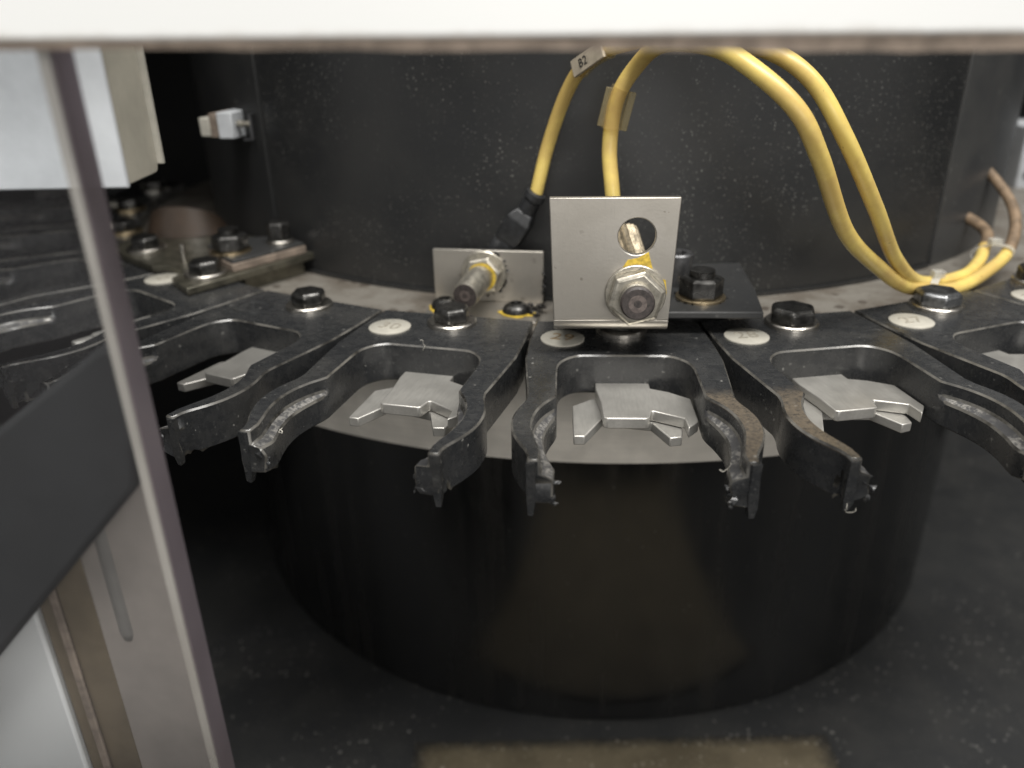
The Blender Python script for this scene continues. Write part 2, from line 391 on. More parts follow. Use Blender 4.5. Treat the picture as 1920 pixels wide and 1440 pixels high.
# ---------------------------------------------------------------- tool forks
V0 = 260.
OUT = [(23.1, 224.5), (24.6, 240), (25.3, 252), (24.6, 264), (23.9, 274.6), (24.5, 277.6), (25.8, 281), (26.8, 285), (27, 289), (26.5, 293), (25.2, 297), (23.6, 300.5), (23.0, 302.6), (23.0, 304.8)]
def arc_pts(top):
    if top: return [(17, 260), (17.05, 267), (17.1, 274.6), (18.2, 276.4), (20.0, 279.2), (21.5, 282.8), (22.3, 286.6), (22.4, 290.4), (21.9, 294.2), (21.0, 297.8), (20.3, 301), (20.4, 304.8)]
    return [(17, 260), (17.05, 267), (17.1, 275.6), (17.6, 278.0), (18.5, 280.6), (19.4, 284.0), (19.9, 287.4), (19.8, 291.0), (19.2, 294.6), (18.2, 298.2), (17.3, 301.4), (17.6, 304.8)]
POCKET = [(10.2, 250.3), (12.0, 250.7), (13.6, 251.7), (15.1, 253.3), (16.2, 255.2), (16.8, 257.4)]
def fork_loop(top):
    sm = lambda L_, k: [(v.x, v.y) for v in catmull([(a_, b_, 0) for a_, b_ in L_], k)]
    arc = arc_pts(top)
    half_in = sm(POCKET + arc[:3], 2)[:-1] + sm(arc[2:11], 3) + arc[11:]
    right = OUT[:4] + sm(OUT[4:13], 3) + OUT[13:] + half_in[::-1]
    left = [(-u, v) for u, v in right[::-1]]
    return [(u, V0 - v) for u, v in right + left]
def fork_body(rs):
    rr = random.Random(rs); bm = B()
    T, L = fork_loop(True), fork_loop(False)
    def ring(pts, z, jag=0.):
        out = []
        for x, y in pts:
            tip = max(0., min(1., (-y - 39.5) / 4))
            out.append(bm.verts.new((x + rr.uniform(-.5, .5) * tip * jag, y + rr.uniform(-.5, .5) * tip * jag, z + rr.uniform(-.2, 1.2) * tip * jag)))
        return out
    R = [ring(T, 0), ring(T, -3.4), ring(L, -4.5, .9), ring(L, -6.2, 1.3), ring(L, -8.6, 1.4), ring(L, -10.9, 1.2)]
    for a_, (p, q) in enumerate(zip(R, R[1:])):
        for i in range(len(p)):
            j = (i + 1) % len(p); fc_ = bm.faces.new((p[i], p[j], q[j], q[i]))
            if a_ == 1 and min(abs(T[i][0] - L[i][0]) + abs(T[i][1] - L[i][1]), abs(T[j][0] - L[j][0]) + abs(T[j][1] - L[j][1])) > .8: fc_.material_index = 1
    bm.faces.new(R[0]); bm.faces.new(R[-1][::-1])
    return bm
def tip_fin(rs, side):
    rr = random.Random(rs); bm = B(); s = side
    pts = [(s * 20.9, -43.6), (s * 23.15, -43.8), (s * 23.2, -45.1), (s * 21.3, -45.25)]
    rings = []
    for z in (-.5, -3.5, -7, -10.2, -12.4 + rr.uniform(-.5, .8)):
        k = 1 if z > -10.5 else .55
        cx = sum(p[0] for p in pts) / 4 + s * (0 if z > -10.5 else .3)
        rings.append([bm.verts.new((cx + (x - cx) * k + rr.uniform(-.14, .14), y + rr.uniform(-.12, .12), z + rr.uniform(-.2, .2))) for x, y in pts])
    for p, q in zip(rings, rings[1:]):
        for i in range(4): j = (i + 1) % 4; bm.faces.new((p[i], p[j], q[j], q[i]))
    bm.faces.new(rings[0]); bm.faces.new(rings[-1][::-1])
    # torn chips on the inner side of the tip
    for k in range(9):
        blob(bm, (s * (17.9 + rr.uniform(-.8, 1.2)), -44.0 + rr.uniform(-.9, .9), rr.uniform(-10.4, -5.5)), rr.uniform(.5, 1.0), rs * 31 + k)
    return bm
def lever_bm(top):
    bm = B()
    if top: pts = [(-7, 246), (7, 246), (7.1, 253.2), (11.5, 255.2), (16.6, 259.2), (16.7, 271.6), (13.9, 275), (13.6, 270.1), (6.6, 266.3), (6.0, 266.5), (5.3, 269.9), (4.6, 270.4), (-4.9, 270.5), (-5.8, 269.9), (-6, 262), (-7, 254)]
    else: pts = [(-13.1, 257.6), (-8, 253.4), (12, 253), (13.2, 262), (13.3, 270.6), (12.7, 273.8), (9.8, 274.4), (6.3, 266.6), (-5.6, 264.2), (-10.3, 273.9), (-13, 273.9)]
    return prism(bm, [(u, V0 - v) for u, v in pts], *((-10.9, -8) if top else (-13.6, -11.1)))
def hexbolt(parent, x, y, z, r=6.1, hgt=4.6, rot=0., wr=7.1, mat='oxide', wmat='zinc', wt=1.3):
    bm = B(); lathe(bm, (x, y, z + wt), (0, 0, 1), [(-.05, r * .97), (.35, r), (hgt - .9, r), (hgt, r * .84)], 6, rot)
    b = link_mesh('bolt', bm, M[mat], parent, 25, .5, 3)
    bm = B(); lathe(bm, (x, y, z + .02), (0, 0, 1), [(0, wr), (wt - .3, wr), (wt, wr - .3)], 40); w = link_mesh('washer', bm, M[wmat], b)
    return b
def text_mesh(txt, size, depth):
    cu = bpy.data.curves.new('numeral', 'FONT'); cu.body = txt; cu.size = size * MM; cu.align_x = 'CENTER'; cu.align_y = 'CENTER'
    cu.extrude = depth * MM; cu.resolution_u = 3; cu.space_character = 1.05
    o = bpy.data.objects.new('tmp', cu); COL.objects.link(o)
    me = bpy.data.meshes.new_from_object(o.evaluated_get(bpy.context.evaluated_depsgraph_get())); bpy.data.objects.remove(o)
    return me
MOD = 12.0
levers = None
GROUP = 'tool forks bolted round the carousel'
specs = [  # k, number, material, bolt rotation, label
    (-7, '6', 'plastic', .3, 'black tool fork farthest along the ring, seventh past the tall sensor bracket'),
    (-6, '5', 'plastic', .1, 'black tool fork with brassy bolt washer beside the acrylic edge, sixth past the tall bracket'),
    (-5, '4', 'plastic', .5, 'black tool fork between the two farther brassy-washered bolts, fifth past the tall bracket'),
    (-4, '3', 'plastic', .2, 'black tool fork with bolt beside the small steel plate, behind the clear acrylic sheet'),
    (-3, '2', 'plastic', .8, 'black tool fork numbered 2, its disc partly under the small steel mounting plate'),
    (-2, None, 'plastic', .45, 'black tool fork without a number disc, only an empty round recess beside its bolt'),
    (-1, '30', 'plastic', .15, 'black tool fork numbered 30 below the low sensor bracket'),
    (0, '29', 'plastic_right', .35, 'black tool fork numbered 29 under the tall sensor bracket, tan tinge on one arm'),
    (1, '28', 'plastic_left', .62, 'black tool fork numbered 28 with tan tinge on its inner arm'),
    (2, '27', 'plastic', .58, 'black tool fork numbered 27 beside the tied yellow cables'),
    (3, '26', 'plastic', .2, 'black tool fork numbered 26 beyond the tied yellow cables'),
]
shared = {}
for k, num, mat, brot, label in specs:
    a = A0 + MOD * k
    f = thing('tool_fork', label, 'tool fork', polar(V0, a, 0), math.radians(a), GROUP)
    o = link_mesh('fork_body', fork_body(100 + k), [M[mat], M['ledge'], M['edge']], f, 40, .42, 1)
    o.modifiers['bevel'].material = 2; o.modifiers['bevel'].use_clamp_overlap = False
    for s in (-1, 1): link_mesh('fork_tip', tip_fin(200 + 2 * k + (s > 0), s), M['plastic'], f, 30)
    for nm, top in (('upper_lever', True), ('lower_lever', False)):
        if nm in shared:
            c = shared[nm].copy(); COL.objects.link(c); c.parent = f
        else: shared[nm] = link_mesh(nm, lever_bm(top), M['lever'], f, 30, .28, 2)
    far = k <= -4
    hexbolt(f, .8, V0 - 231.8, 2.9 if k in (-3, -4) else 0, 6.6 if k > 0 else 5.4, 3.0 if k == 0 else 4.1, brot, 7.4 if k > 0 else 7.1, 'glint_oxide' if k == 2 else 'oxide', 'brass' if k in (-5, -6) else 'zinc')
    dx, dy = -15.6, V0 - 238.8
    if num:
        bm = B(); lathe(bm, (0, 0, 0), (0, 0, 1), [(0.02, 6.0), (.35, 6.0), (.5, 5.8)], 48)
        d = link_mesh('number_disc', bm, M['ivory'], f); d.location = Vector((dx, dy, 0)) * MM
        d.rotation_euler = (0, 0, random.uniform(-.25, .15))
        if k >= -3:
            me = text_mesh(num, 6.4, .10); me.materials.append(M['numeral_brown' if num == '29' else 'numeral'])
            t = bpy.data.objects.new('numeral', me); COL.objects.link(t); t.parent = d; t.location = (0, 0, .52 * MM)
    else:
        bm = B(); washer(bm, (dx, dy, .01), (0, 0, 1), 4.9, 6.1, .35, 44); link_mesh('recess_rim', bm, M['plastic'], f)
        bm = B(); washer(bm, (dx, dy, .01), (0, 0, 1), 1.6, 2.3, .3, 24); link_mesh('recess_pin', bm, M['plastic'], f)
    # lint caught on some forks
    if k in (-1, 0, 1):
        bm = B(); rr = random.Random(k + 50)
        starts = {-1: [(-.5, 9.6, .3), (-18.5, -35, -4)], 0: [(17, -40, -5), (18.5, -41, -6)], 1: [(-22.5, -44.9, -11.8)]}[k]
        for sx, sy, sz in starts:
            for q in range(2):
                p = Vector((sx, sy, sz)); path = [p.copy()]; d = Vector((rr.uniform(-1, 1), rr.uniform(-1, .4), rr.uniform(-.6, .6)))
                for i in range(5):
                    d = (d + Vector((rr.uniform(-1, 1), rr.uniform(-1, 1), rr.uniform(-.8, .8)))).normalized(); p = p + d * .6; path.append(p.copy())
                tube(bm, catmull(path, 4), .055, 5)
        link_mesh('lint', bm, M['lint'], f)['kind'] = 'stuff'

# ---------------------------------------------------------------- tall bracket with sensor 29 side
RA = math.radians(-4.0)
tb = thing('sensor_bracket', 'tall square steel sensor bracket with a round hole, bent at its foot', 'bracket', (25.2, 190.1, 7), RA)
def plate_with_hole(bm, x0, x1, z0, z1, y0, y1, hx, hz, hr, n=40):
    """upright plate, faces at y0 / y1, one round hole"""
    outer = []
    for i in range(n):
        t = 2 * math.pi * i / n; c, s = math.cos(t), math.sin(t)
        ks = [((x1 if c > 0 else x0) - hx) / c if abs(c) > 1e-6 else 1e9, ((z1 if s > 0 else z0) - hz) / s if abs(s) > 1e-6 else 1e9]
        kk = min(ks); outer.append([hx + c * kk, hz + s * kk])
    for cx_, cz_ in ((x0, z0), (x1, z0), (x1, z1), (x0, z1)):
        j = min(range(n), key=lambda i: (outer[i][0] - cx_) ** 2 + (outer[i][1] - cz_) ** 2); outer[j] = [cx_, cz_]
    inner = [(hx + hr * math.cos(2 * math.pi * i / n), hz + hr * math.sin(2 * math.pi * i / n)) for i in range(n)]
    V = [[bm.verts.new((p[0], y, p[1])) for p in ring] for y in (y0, y1) for ring in (outer, inner)]
    o0, i0, o1, i1 = V
    for i in range(n):
        j = (i + 1) % n
        bm.faces.new((o0[i], o0[j], i0[j], i0[i])); bm.faces.new((o1[j], o1[i], i1[i], i1[j]))
        bm.faces.new((o0[j], o0[i], o1[i], o1[j])); bm.faces.new((i0[i], i0[j], i1[j], i1[i]))
    return bm
bm = B(); plate_with_hole(bm, -14.4, 14.4, 3.2, 34.0, 0, 2, 5.6, 24.6, 4.55)
for v in bm.verts:
    if abs(v.co.x) > 12 or v.co.z > 30: v.co.x *= 1 + .085 * (v.co.z - 3.2) / 30.8      # the plate widens upward
link_mesh('upright_plate', bm, M['bracket'], tb, 40, .25)
bm = B()   # bend and foot
prof = []
for i in range(9):
    t = math.pi / 2 * i / 8; prof.append((3.2 - 3.2 * math.cos(t), 3.2 - 3.2 * math.sin(t)))
inn = [(2 + 1.2 - 1.2 * math.cos(math.pi / 2 * i / 8), 3.2 - 1.2 * math.sin(math.pi / 2 * i / 8)) for i in range(9)]
loop = prof + [(44, 0), (44, 2)] + inn[::-1]
for x in (-14.4, 14.4): pass
V = [[bm.verts.new((x, y, z)) for y, z in loop] for x in (-14.4, 14.4)]
bm.faces.new(V[0]); bm.faces.new(V[1][::-1])
for i in range(len(loop)): j = (i + 1) % len(loop); bm.faces.new((V[0][i], V[0][j], V[1][j], V[1][i]))
link_mesh('bent_foot', bm, M['bracket'], tb, 40, .12)
def mark(parent, poly, y, thick=.12):      # paint daub on an upright face
    bm = B(); prism(bm, [(px, pz) for px, pz in poly], 0, thick)
    xform(bm, Matrix.Translation((0, y, 0)) @ Matrix.Rotation(math.radians(90), 4, 'X')); return link_mesh('paint_mark', bm, M['paint_mark'], parent)
mark(tb, [(2.2, 16.6), (3.6, 18.9), (6.2, 19.4), (8.6, 20.9), (8.9, 19.6), (9.9, 16.2), (7, 15.5), (5, 15.6)], 0)
mark(tb, [(11.6, 14.2), (13.1, 13.8), (13.5, 10.5), (12.9, 7.4), (12.2, 8.8), (12.6, 11)], 0)
# the sensor clamped in it
SX, SZ = 5.8, 10.3
ps = thing('proximity_sensor', 'short nickel sensor with worn dark face clamped in the tall bracket', 'sensor', (25.2, 190.1, 7), RA)
bm = B(); threaded(bm, (SX, 14, SZ), (0, -1, 0), 20.6, 4.2); link_mesh('threaded_barrel', bm, M['nickel'], ps, 60)
bm = B(); lathe(bm, (SX, -6.5, SZ), (0, -1, 0), [(0, 4.1), (1.2, 4.15), (1.7, 3.7)], 28); fc = link_mesh('sensing_face', bm, M['face'], ps)
bm = B(); washer(bm, (SX, -8.15, SZ), (0, -1, 0), 1.0, 2.2, .08); link_mesh('face_ring', bm, M['face_ring'], fc)
bm = B(); lathe(bm, (SX, -1.2, SZ), (0, -1, 0), [(0, 7.0), (.4, 7.2), (3.1, 7.2), (3.6, 6.3)], 6, .28); link_mesh('nut', bm, M['nickel'], ps, 20, .25)
bm = B(); lathe(bm, (SX, -.05, SZ), (0, -1, 0), [(0, 7.5), (.9, 7.5), (1.1, 7.3)], 44); link_mesh('washer', bm, M['nickel'], ps)
bm = B(); lathe(bm, (SX, 2.05, SZ), (0, 1, 0), [(0, 7.0), (3, 7.0)], 6); link_mesh('nut', bm, M['nickel'], ps, 20, .25)
# dark plate it is fastened to
mp = thing('mounting_plate', 'dark steel mounting plate with nut and socket screw beside the tall bracket', 'plate', (45, 225, 1), RA)
bm = B(); prism(bm, [(-30, -20.5), (24.6, -20), (26.5, 0), (27.5, 28), (-30, 24)], 3.9, 5.9); link_mesh('plate', bm, M['mount'], mp, 30, .4)
bm = B(); prism(bm, [(-26, 2), (20, 2), (20, 20), (-26, 20)], -5.9, 3.85); link_mesh('spacer', bm, M['mount'], mp, 30, .3)
def nut(parent, x, y, z):
    bm = B(); lathe(bm, (x, y, z), (0, 0, 1), [(0, 7.0), (.6, 7.0), (.8, 6.6)], 40); link_mesh('washer', bm, M['brass'], parent)
    bm = B(); lathe(bm, (x, y, z + .8), (0, 0, 1), [(0, 6.0), (.4, 6.25), (4.9, 6.25), (5.6, 5.2)], 6, .5); n_ = link_mesh('nut', bm, M['oxide'], parent, 25, .25)
    bm = B(); threaded(bm, (x, y, z + 6), (0, 0, 1), 2.6, 3.6, .8, 28); link_mesh('stud', bm, M['oxide'], parent, 60)
def capscrew(parent, x, y, z, h=11.5, r=4.2, mat='cap'):
    bm = B(); n = 36
    def rg(r_, zz, m=n, ph=0): return [bm.verts.new((x + r_ * math.cos(2 * math.pi * i / m + ph), y + r_ * math.sin(2 * math.pi * i / m + ph), zz)) for i in range(m)]
    def hexr(r_, zz):
        out = []
        for i in range(n):
            t = 2 * math.pi * i / n; k = math.cos(math.pi / 6) / math.cos((t % (math.pi / 3)) - math.pi / 6); out.append(bm.verts.new((x + r_ * k * math.cos(t), y + r_ * k * math.sin(t), zz)))
        return out
    R = [rg(r, z), rg(r, z + h - .5), rg(r - .5, z + h), hexr(2.5, z + h), hexr(2.5, z + h - 2.6)]
    for p, q in zip(R, R[1:]):
        for i in range(n): j = (i + 1) % n; bm.faces.new((p[i], p[j], q[j], q[i]))
    bm.faces.new(R[0][::-1]); bm.faces.new(R[-1])
    return link_mesh('cap_screw', bm, M[mat], parent, 35)
nut(mp, 9.5, -8, 5.95)
capscrew(mp, 4.5, 5.5, 5.95, 9.5, 4.3)
bm = B()
for i in range(14):
    t = random.uniform(0, 6.28); blob(bm, (9.5 + 7.4 * math.cos(t), -8 + 7.4 * math.sin(t), 6.2), random.uniform(.3, .7), 900 + i, .5)
link_mesh('grease', bm, M['grease'], mp)

# ---------------------------------------------------------------- low bracket with longer sensor
RB = math.radians(-9.5)
lb = thing('sensor_bracket', 'low wide steel sensor bracket held by two dirty button screws with yellow paint', 'bracket', (-7, 247.4, -5), RB)
bm = B(); box(bm, -17.8, 17.8, 0, 1.6, 1.6, 18.4); link_mesh('upright_plate', bm, M['bracket'], lb, 40, .2)
bm = B(); box(bm, -17.8, 17.8, -18, 1.6, 0, 1.55); link_mesh('foot', bm, M['bracket'], lb, 40, .15)
def button(parent, x, y, z):
    bm = B(); n = 36; prof = [(0, 4.4), (.9, 4.4), (2.1, 3.7), (2.9, 2.6), (3.1, 2.1), (3.1, 1.9), (1.6, 1.7)]
    lathe(bm, (x, y, z), (0, 0, 1), prof, n); s_ = link_mesh('button_screw', bm, M['oxide'], parent, 50)
    bm = B(); rr = random.Random(int(x * 10)); pts = []
    for i in range(22):
        t = 2 * math.pi * i / 22; r = 5.0 + rr.uniform(-.5, 1.6) * (1 if math.sin(t) < .3 else .2); pts.append((x + r * math.cos(t), y + r * .8 * math.sin(t) - .6))
    prism(bm, pts, z - .02, z + .22); link_mesh('paint_mark', bm, M['paint_mark'], s_)
button(lb, 10.5, -9.5, 1.6); button(lb, -12.8, -7.5, 1.6)
bm = B()
for i in range(26): blob(bm, (random.gauss(14.5, 2.2), random.gauss(-7, 3), 1.7 + random.random() * .8), random.uniform(.6, 1.5), 400 + i, .5)
for i in range(22): blob(bm, (17.9, random.uniform(-1, 1), random.gauss(7, 2.4)), random.uniform(.3, .8), 500 + i)
link_mesh('grease', bm, M['grease'], lb)
# sensor: tilted a little downward towards the forks
ls = thing('proximity_sensor', 'long nickel barrel sensor with ringed dark face in the low bracket', 'sensor', (-7, 247.4, -5), RB)
ax = Vector((-.13, -.98, -.10)).normalized(); c0 = Vector((-1.2, 0, 11.2))
bm = B(); lathe(bm, c0 - ax * 8, ax, [(0, 4.1), (26.2, 4.1), (26.8, 3.9)], 36); link_mesh('barrel', bm, M['nickel'], ls, 40)
bm = B(); lathe(bm, c0 + ax * 18.8, ax, [(0, 3.65), (.12, 3.65)], 36); fc = link_mesh('sensing_face', bm, M['face'], ls)
bm = B(); washer(bm, c0 + ax * 18.92, ax, .8, 1.7, .06); link_mesh('face_ring', bm, M['face_ring'], fc)
pb = Vector((-1.2, -.05, 11.2))
bm = B(); lathe(bm, pb, (0, -1, 0), [(0, 7.2), (.9, 7.2), (1.1, 7.0)], 44); link_mesh('washer', bm, M['nickel'], ls)
bm = B(); lathe(bm, pb + Vector((0, -1.1, 0)), (0, -1, 0), [(0, 6.1), (.4, 6.3), (2.8, 6.3), (3.3, 5.5)], 6, .2); link_mesh('nut', bm, M['nickel'], ls, 20, .25)
bm = B(); washer(bm, pb + Vector((0, -4.45, -.3)), (0, -1, 0), 3.6, 4.6, .35); link_mesh('paint_mark', bm, M['paint_mark'], ls)
bm = B()
for i in range(40):
    t = random.uniform(-1.9, 1.2); r = random.uniform(7.0, 7.7); blob(bm, (-1.2 + r * math.cos(t), -.15, 11.2 + r * math.sin(t)), random.uniform(.35, .75), 600 + i)
link_mesh('grease', bm, M['grease'], ls)

# ---------------------------------------------------------------- yellow cables
pathA = [(8.6, 250, 30.5), (12.6, 250, 45.2), (17.3, 245, 60.7), (23, 238, 68.8), (30, 228, 73.0), (44, 213, 75.6), (59.4, 200, 72.4), (68.6, 192, 66.2), (78.2, 190, 53.5), (91.7, 200, 35.2), (108.6, 218, 16), (127, 237, 3.6), (146.4, 250, .8), (157.5, 261.5, 3.0), (166, 272, 4.5), (172, 283, 6), (173, 292, 8), (168, 303, 11)]
pathB = [(29.2, 222, 31), (28.6, 223, 37), (27.5, 226, 46.8), (29.2, 226, 59.3), (33.2, 222, 68), (38, 212, 73.2), (46, 196, 74.0), (52.1, 186, 70.3), (61.6, 180, 61.7), (69.7, 182, 50.1), (84.1, 196, 30.9), (100, 212, 16.4), (119.3, 230, 3.8), (139.4, 240, .4), (158.7, 255, 1.8), (170.5, 267, 5.0), (179.5, 281, 10), (182.5, 294, 17.5), (180, 312, 27), (172, 330, 36)]
ca = thing('sensor_cable', 'yellow sensor cable with black connector leading from the low bracket into the hub base', 'cable', (8.6, 250, 30.5))
cb = thing('sensor_cable', 'yellow sensor cable rising from behind the tall bracket, browned at its far end', 'cable', (29.2, 222, 31))
def rel(pts, o): return [Vector(p) - Vector(o) for p in pts]
oa, ob = (8.6, 250, 30.5), (29.2, 222, 31)
_j = random.Random(3)
pathA = [pathA[0]] + [tuple(c + _j.uniform(-.55, .55) for c in p_) for p_ in pathA[1:]]
pathB = pathB[:2] + [tuple(c + _j.uniform(-.55, .55) for c in p_) for p_ in pathB[2:]]
fa = catmull(rel(pathA, oa), 10); fb = catmull(rel(pathB, ob), 10)
cut = 10 * 15
bm = B(); tube(bm, fa[:141], 2.02, 20); link_mesh('jacket', bm, M['yellow'], ca, 60)
bm = B(); tube(bm, fa[140:], 2.0, 18); link_mesh('old_jacket', bm, M['old_cable'], ca, 60)
bm = B(); tube(bm, fb[:cut + 1], 2.1, 20); link_mesh('jacket', bm, M['yellow'], cb, 60)
bm = B(); tube(bm, fb[cut:], lambda t: 2.08 - .5 * t, 18); link_mesh('old_jacket', bm, M['old_cable'], cb, 60)
# connector of the low sensor
def seg(p, q): return Vector(p) - Vector(oa), (Vector(q) - Vector(p))
p, d = seg((-4.5, 254.5, 8), (-.2, 253.5, 15.2)); bm = B(); knurl(bm, p, d, d.length, 4.4); link_mesh('knurled_ring', bm, M['connector'], ca, 50)
p, d = seg((-5.4, 254.8, 6.5), (-4.4, 254.5, 8.2)); bm = B(); lathe(bm, p, d, [(0, 4.0), (d.length, 4.0)], 30); link_mesh('ring_band', bm, M['brass'], ca)
p, d = seg((-.4, 253.5, 14.8), (5.6, 251.4, 24.6))
bm = B(); x, y, a = frame(d); L = d.length
for zz, w, h_ in ((0, 3.9, 3.6), (L * .55, 4.3, 4.0), (L * .7, 4.3, 4.0), (L, 3.0, 2.9)):
    pass
rings = []
for zz, w, h_ in ((0, 3.9, 3.6), (L * .15, 4.4, 4.0), (L * .75, 4.4, 4.0), (L * 1.02, 2.9, 2.8)):
    rings.append([bm.verts.new(p + a * zz + x * sx * w + y * sy * h_) for sx, sy in ((-1, -1), (1, -1), (1, 1), (-1, 1))])
for q, r in zip(rings, rings[1:]):
    for i in range(4): j = (i + 1) % 4; bm.faces.new((q[i], q[j], r[j], r[i]))
bm.faces.new(rings[0][::-1]); bm.faces.new(rings[-1]); link_mesh('plug_body', bm, M['connector'], ca, 25, .5)
p, d = seg((4.8, 251.6, 23.2), (8.9, 250, 31)); L = d.length
bm = B(); lathe(bm, p, d, [(0, 3.0), (L * .6, 2.9), (L * .62, 2.6), (L * .72, 2.6), (L * .75, 3.5), (L * .95, 3.3), (L, 2.5)], 26); link_mesh('strain_relief', bm, M['connector'], ca, 40)
# connector of the tall sensor, seen through the bracket's hole
def segb(p, q): return Vector(p) - Vector(ob), (Vector(q) - Vector(p))
p, d = segb((31.6, 207.5, 19.0), (29.4, 214.5, 26.5)); bm = B(); knurl(bm, p, d, d.length, 5.6, .55, 24); link_mesh('knurled_ring', bm, M['dull_brass'], cb, 20)
p, d = segb((31.6, 206, 17), (30.8, 208.6, 19.6)); bm = B(); lathe(bm, p, d, [(0, 4.6), (d.length, 4.6)], 30); link_mesh('ring_band', bm, M['dull_brass'], cb)
p, d = segb((28.8, 215, 26.5), (29.1, 222.5, 33)); bm = B(); lathe(bm, p, d, [(0, 4.2), (d.length * .6, 3.8), (d.length, 2.8)], 26); link_mesh('strain_relief', bm, M['connector'], cb)
# marker sleeves
def sleeve(parent, path, i0, i1, r, flat):
    bm = B(); x = None
    pts = path[i0:i1 + 1]
    tube(bm, pts, r, 20); s_ = link_mesh('marker_sleeve', bm, M['sleeve'], parent, 50)
    d = (pts[-1] - pts[0]); m_ = (pts[0] + pts[-1]) / 2; v = Vector(flat).normalized(); v = (v - d.normalized() * v.dot(d.normalized())).normalized(); w = d.normalized().cross(v)
    return s_, m_, d.normalized(), v, w, d.length
s_, m_, d_, v_, w_, L_ = sleeve(cb, fb, 24, 33, 2.75, (0, -1, 0))
for sd in (-1, 1):
    bm = B(); Q = []
    for l in (-.48, .48):
        for a_, b_ in ((2.2, .2), (4.1, .2), (4.1, 1.2), (2.2, 1.2)): Q.append(bm.verts.new(m_ + d_ * L_ * l + w_ * sd * a_ + v_ * b_))
    for i in range(4): j = (i + 1) % 4; bm.faces.new((Q[i], Q[j], Q[4 + j], Q[4 + i]))
    bm.faces.new(Q[:4]); bm.faces.new(Q[4:][::-1]); link_mesh('sleeve_wing', bm, M['sleeve'], cb, 30, .15)
# tag with engraved characters near the top of the first cable
s_, m_, d_, v_, w_, L_ = sleeve(ca, fa, 27, 38, 2.7, (-.3, -.9, .3))
bm = B(); Q = []
for l in (-.5, .5):
    for a_, b_ in ((-2.3, 2.0), (2.3, 2.0), (2.3, 3.0), (-2.3, 3.0)): Q.append(bm.verts.new(m_ + d_ * L_ * l + w_ * a_ + v_ * b_))
for i in range(4): j = (i + 1) % 4; bm.faces.new((Q[i], Q[j], Q[4 + j], Q[4 + i]))
bm.faces.new(Q[:4]); bm.faces.new(Q[4:][::-1]); tagp = link_mesh('marker_tag', bm, M['tag'], ca, 30, .15)
me = text_mesh('B2', 3.4, .05); me.materials.append(M['connector'])
t = bpy.data.objects.new('marker_text', me); COL.objects.link(t); t.parent = tagp
ex = d_; ez = v_; ey = ez.cross(ex)
t.matrix_local = Matrix(((ex.x, ey.x, ez.x, 0), (ex.y, ey.y, ez.y, 0), (ex.z, ey.z, ez.z, 0), (0, 0, 0, 1)))
t.location = (m_ + v_ * 3.06 + d_ * -1.6) * MM
# cable ties
def tie(name, pts, r0, label):
    o = thing(name, label, 'cable tie', pts[0]); base = Vector(pts[0])
    c = sum((Vector(p) for p in pts), Vector()) / len(pts) - base
    dirv = Vector(pts[-1]) - Vector(pts[0]); w = dirv.length / 2 + r0; x = dirv.normalized(); up = Vector((0, 0, 1)); a = x.cross(up).normalized()
    bm = B(); n = 36; rr_ = []
    for off, g in ((-1.1, 0), (1.1, 0), (1.1, .5), (-1.1, .5)):
        rr_.append([bm.verts.new(c + a * off + x * math.cos(2 * math.pi * i / n) * (w + g) + up * math.sin(2 * math.pi * i / n) * (r0 + .2 + g)) for i in range(n)])
    for k in range(4):
        p_, q_ = rr_[k], rr_[(k + 1) % 4]
        for i in range(n): j = (i + 1) % n; bm.faces.new((p_[i], p_[j], q_[j], q_[i]))
    link_mesh('strap', bm, M['tie'], o, 40)
    bm = B(); box(bm, -1.8, 1.8, -1.5, 1.5, 0, 2.2); xform(bm, Matrix.Translation(c + up * (r0 + .4))); link_mesh('lock_head', bm, M['tie'], o, 30, .2)
tie('cable_tie', [(131, 236.5, 1.2), (135.5, 242.8, 1.6)], 2.5, 'clear plastic cable tie round both yellow cables at the lowest bend')
tie('cable_tie', [(168.5, 265, 4.4), (163.0, 269.5, 3.2)], 2.5, 'clear plastic cable tie round both cables near the browned end')

# ---------------------------------------------------------------- small steel plate farther round the ring
RC = math.radians(-44)
sp = thing('mounting_plate', 'angular steel plate clamped over two forks beside the brown guard, with nut and pin', 'plate', polar(215, -44.5, -5), RC)
def wl(pts):
    o = Vector(polar(215, -44.5, 0)); c_, s_ = math.cos(-RC), math.sin(-RC); out = []
    for x, y in pts: dx, dy = x - o.x, y - o.y; out.append((dx * c_ - dy * s_, dx * s_ + dy * c_))
    return out
bm = B(); prism(bm, wl([(-156, 303), (-126, 274.5), (-121, 274.5), (-114.5, 271), (-112.5, 265), (-113.5, 259.5), (-103.8, 247.1), (-92.7, 261.1), (-72, 289), (-95, 312), (-133, 330)]), 5.3, 7.8); link_mesh('plate', bm, M['dark_steel'], sp, 30, .3)
bm = B(); prism(bm, wl([(-92, 268), (-76, 288), (-95, 308), (-112, 296)]), .02, 5.25); link_mesh('spacer', bm, M['dark_steel'], sp, 30, .3)
bm = B(); prism(bm, wl([(-98, 268.5), (-94, 264), (-74.5, 288), (-85, 300), (-108, 297), (-110, 287)]), 7.85, 10.6); link_mesh('clamp_bar', bm, M['seal'], sp, 30, .3)
bm = B(); prism(bm, wl([(-98, 269), (-94, 264.6), (-75, 288), (-85, 299.5), (-108, 296.5), (-110, 287)]), 10.62, 11.6); link_mesh('clamp_cover', bm, M['mount'], sp, 30, .2)
(nx_, ny_), (mx_, my_), (px_, py_) = wl([(-98.5, 278), (-84, 289), (-116, 279)])
nut(sp, nx_, ny_, 11.6)
hexbolt(sp, mx_, my_, 11.6, 4.4, 6.5, .2, 5.0)
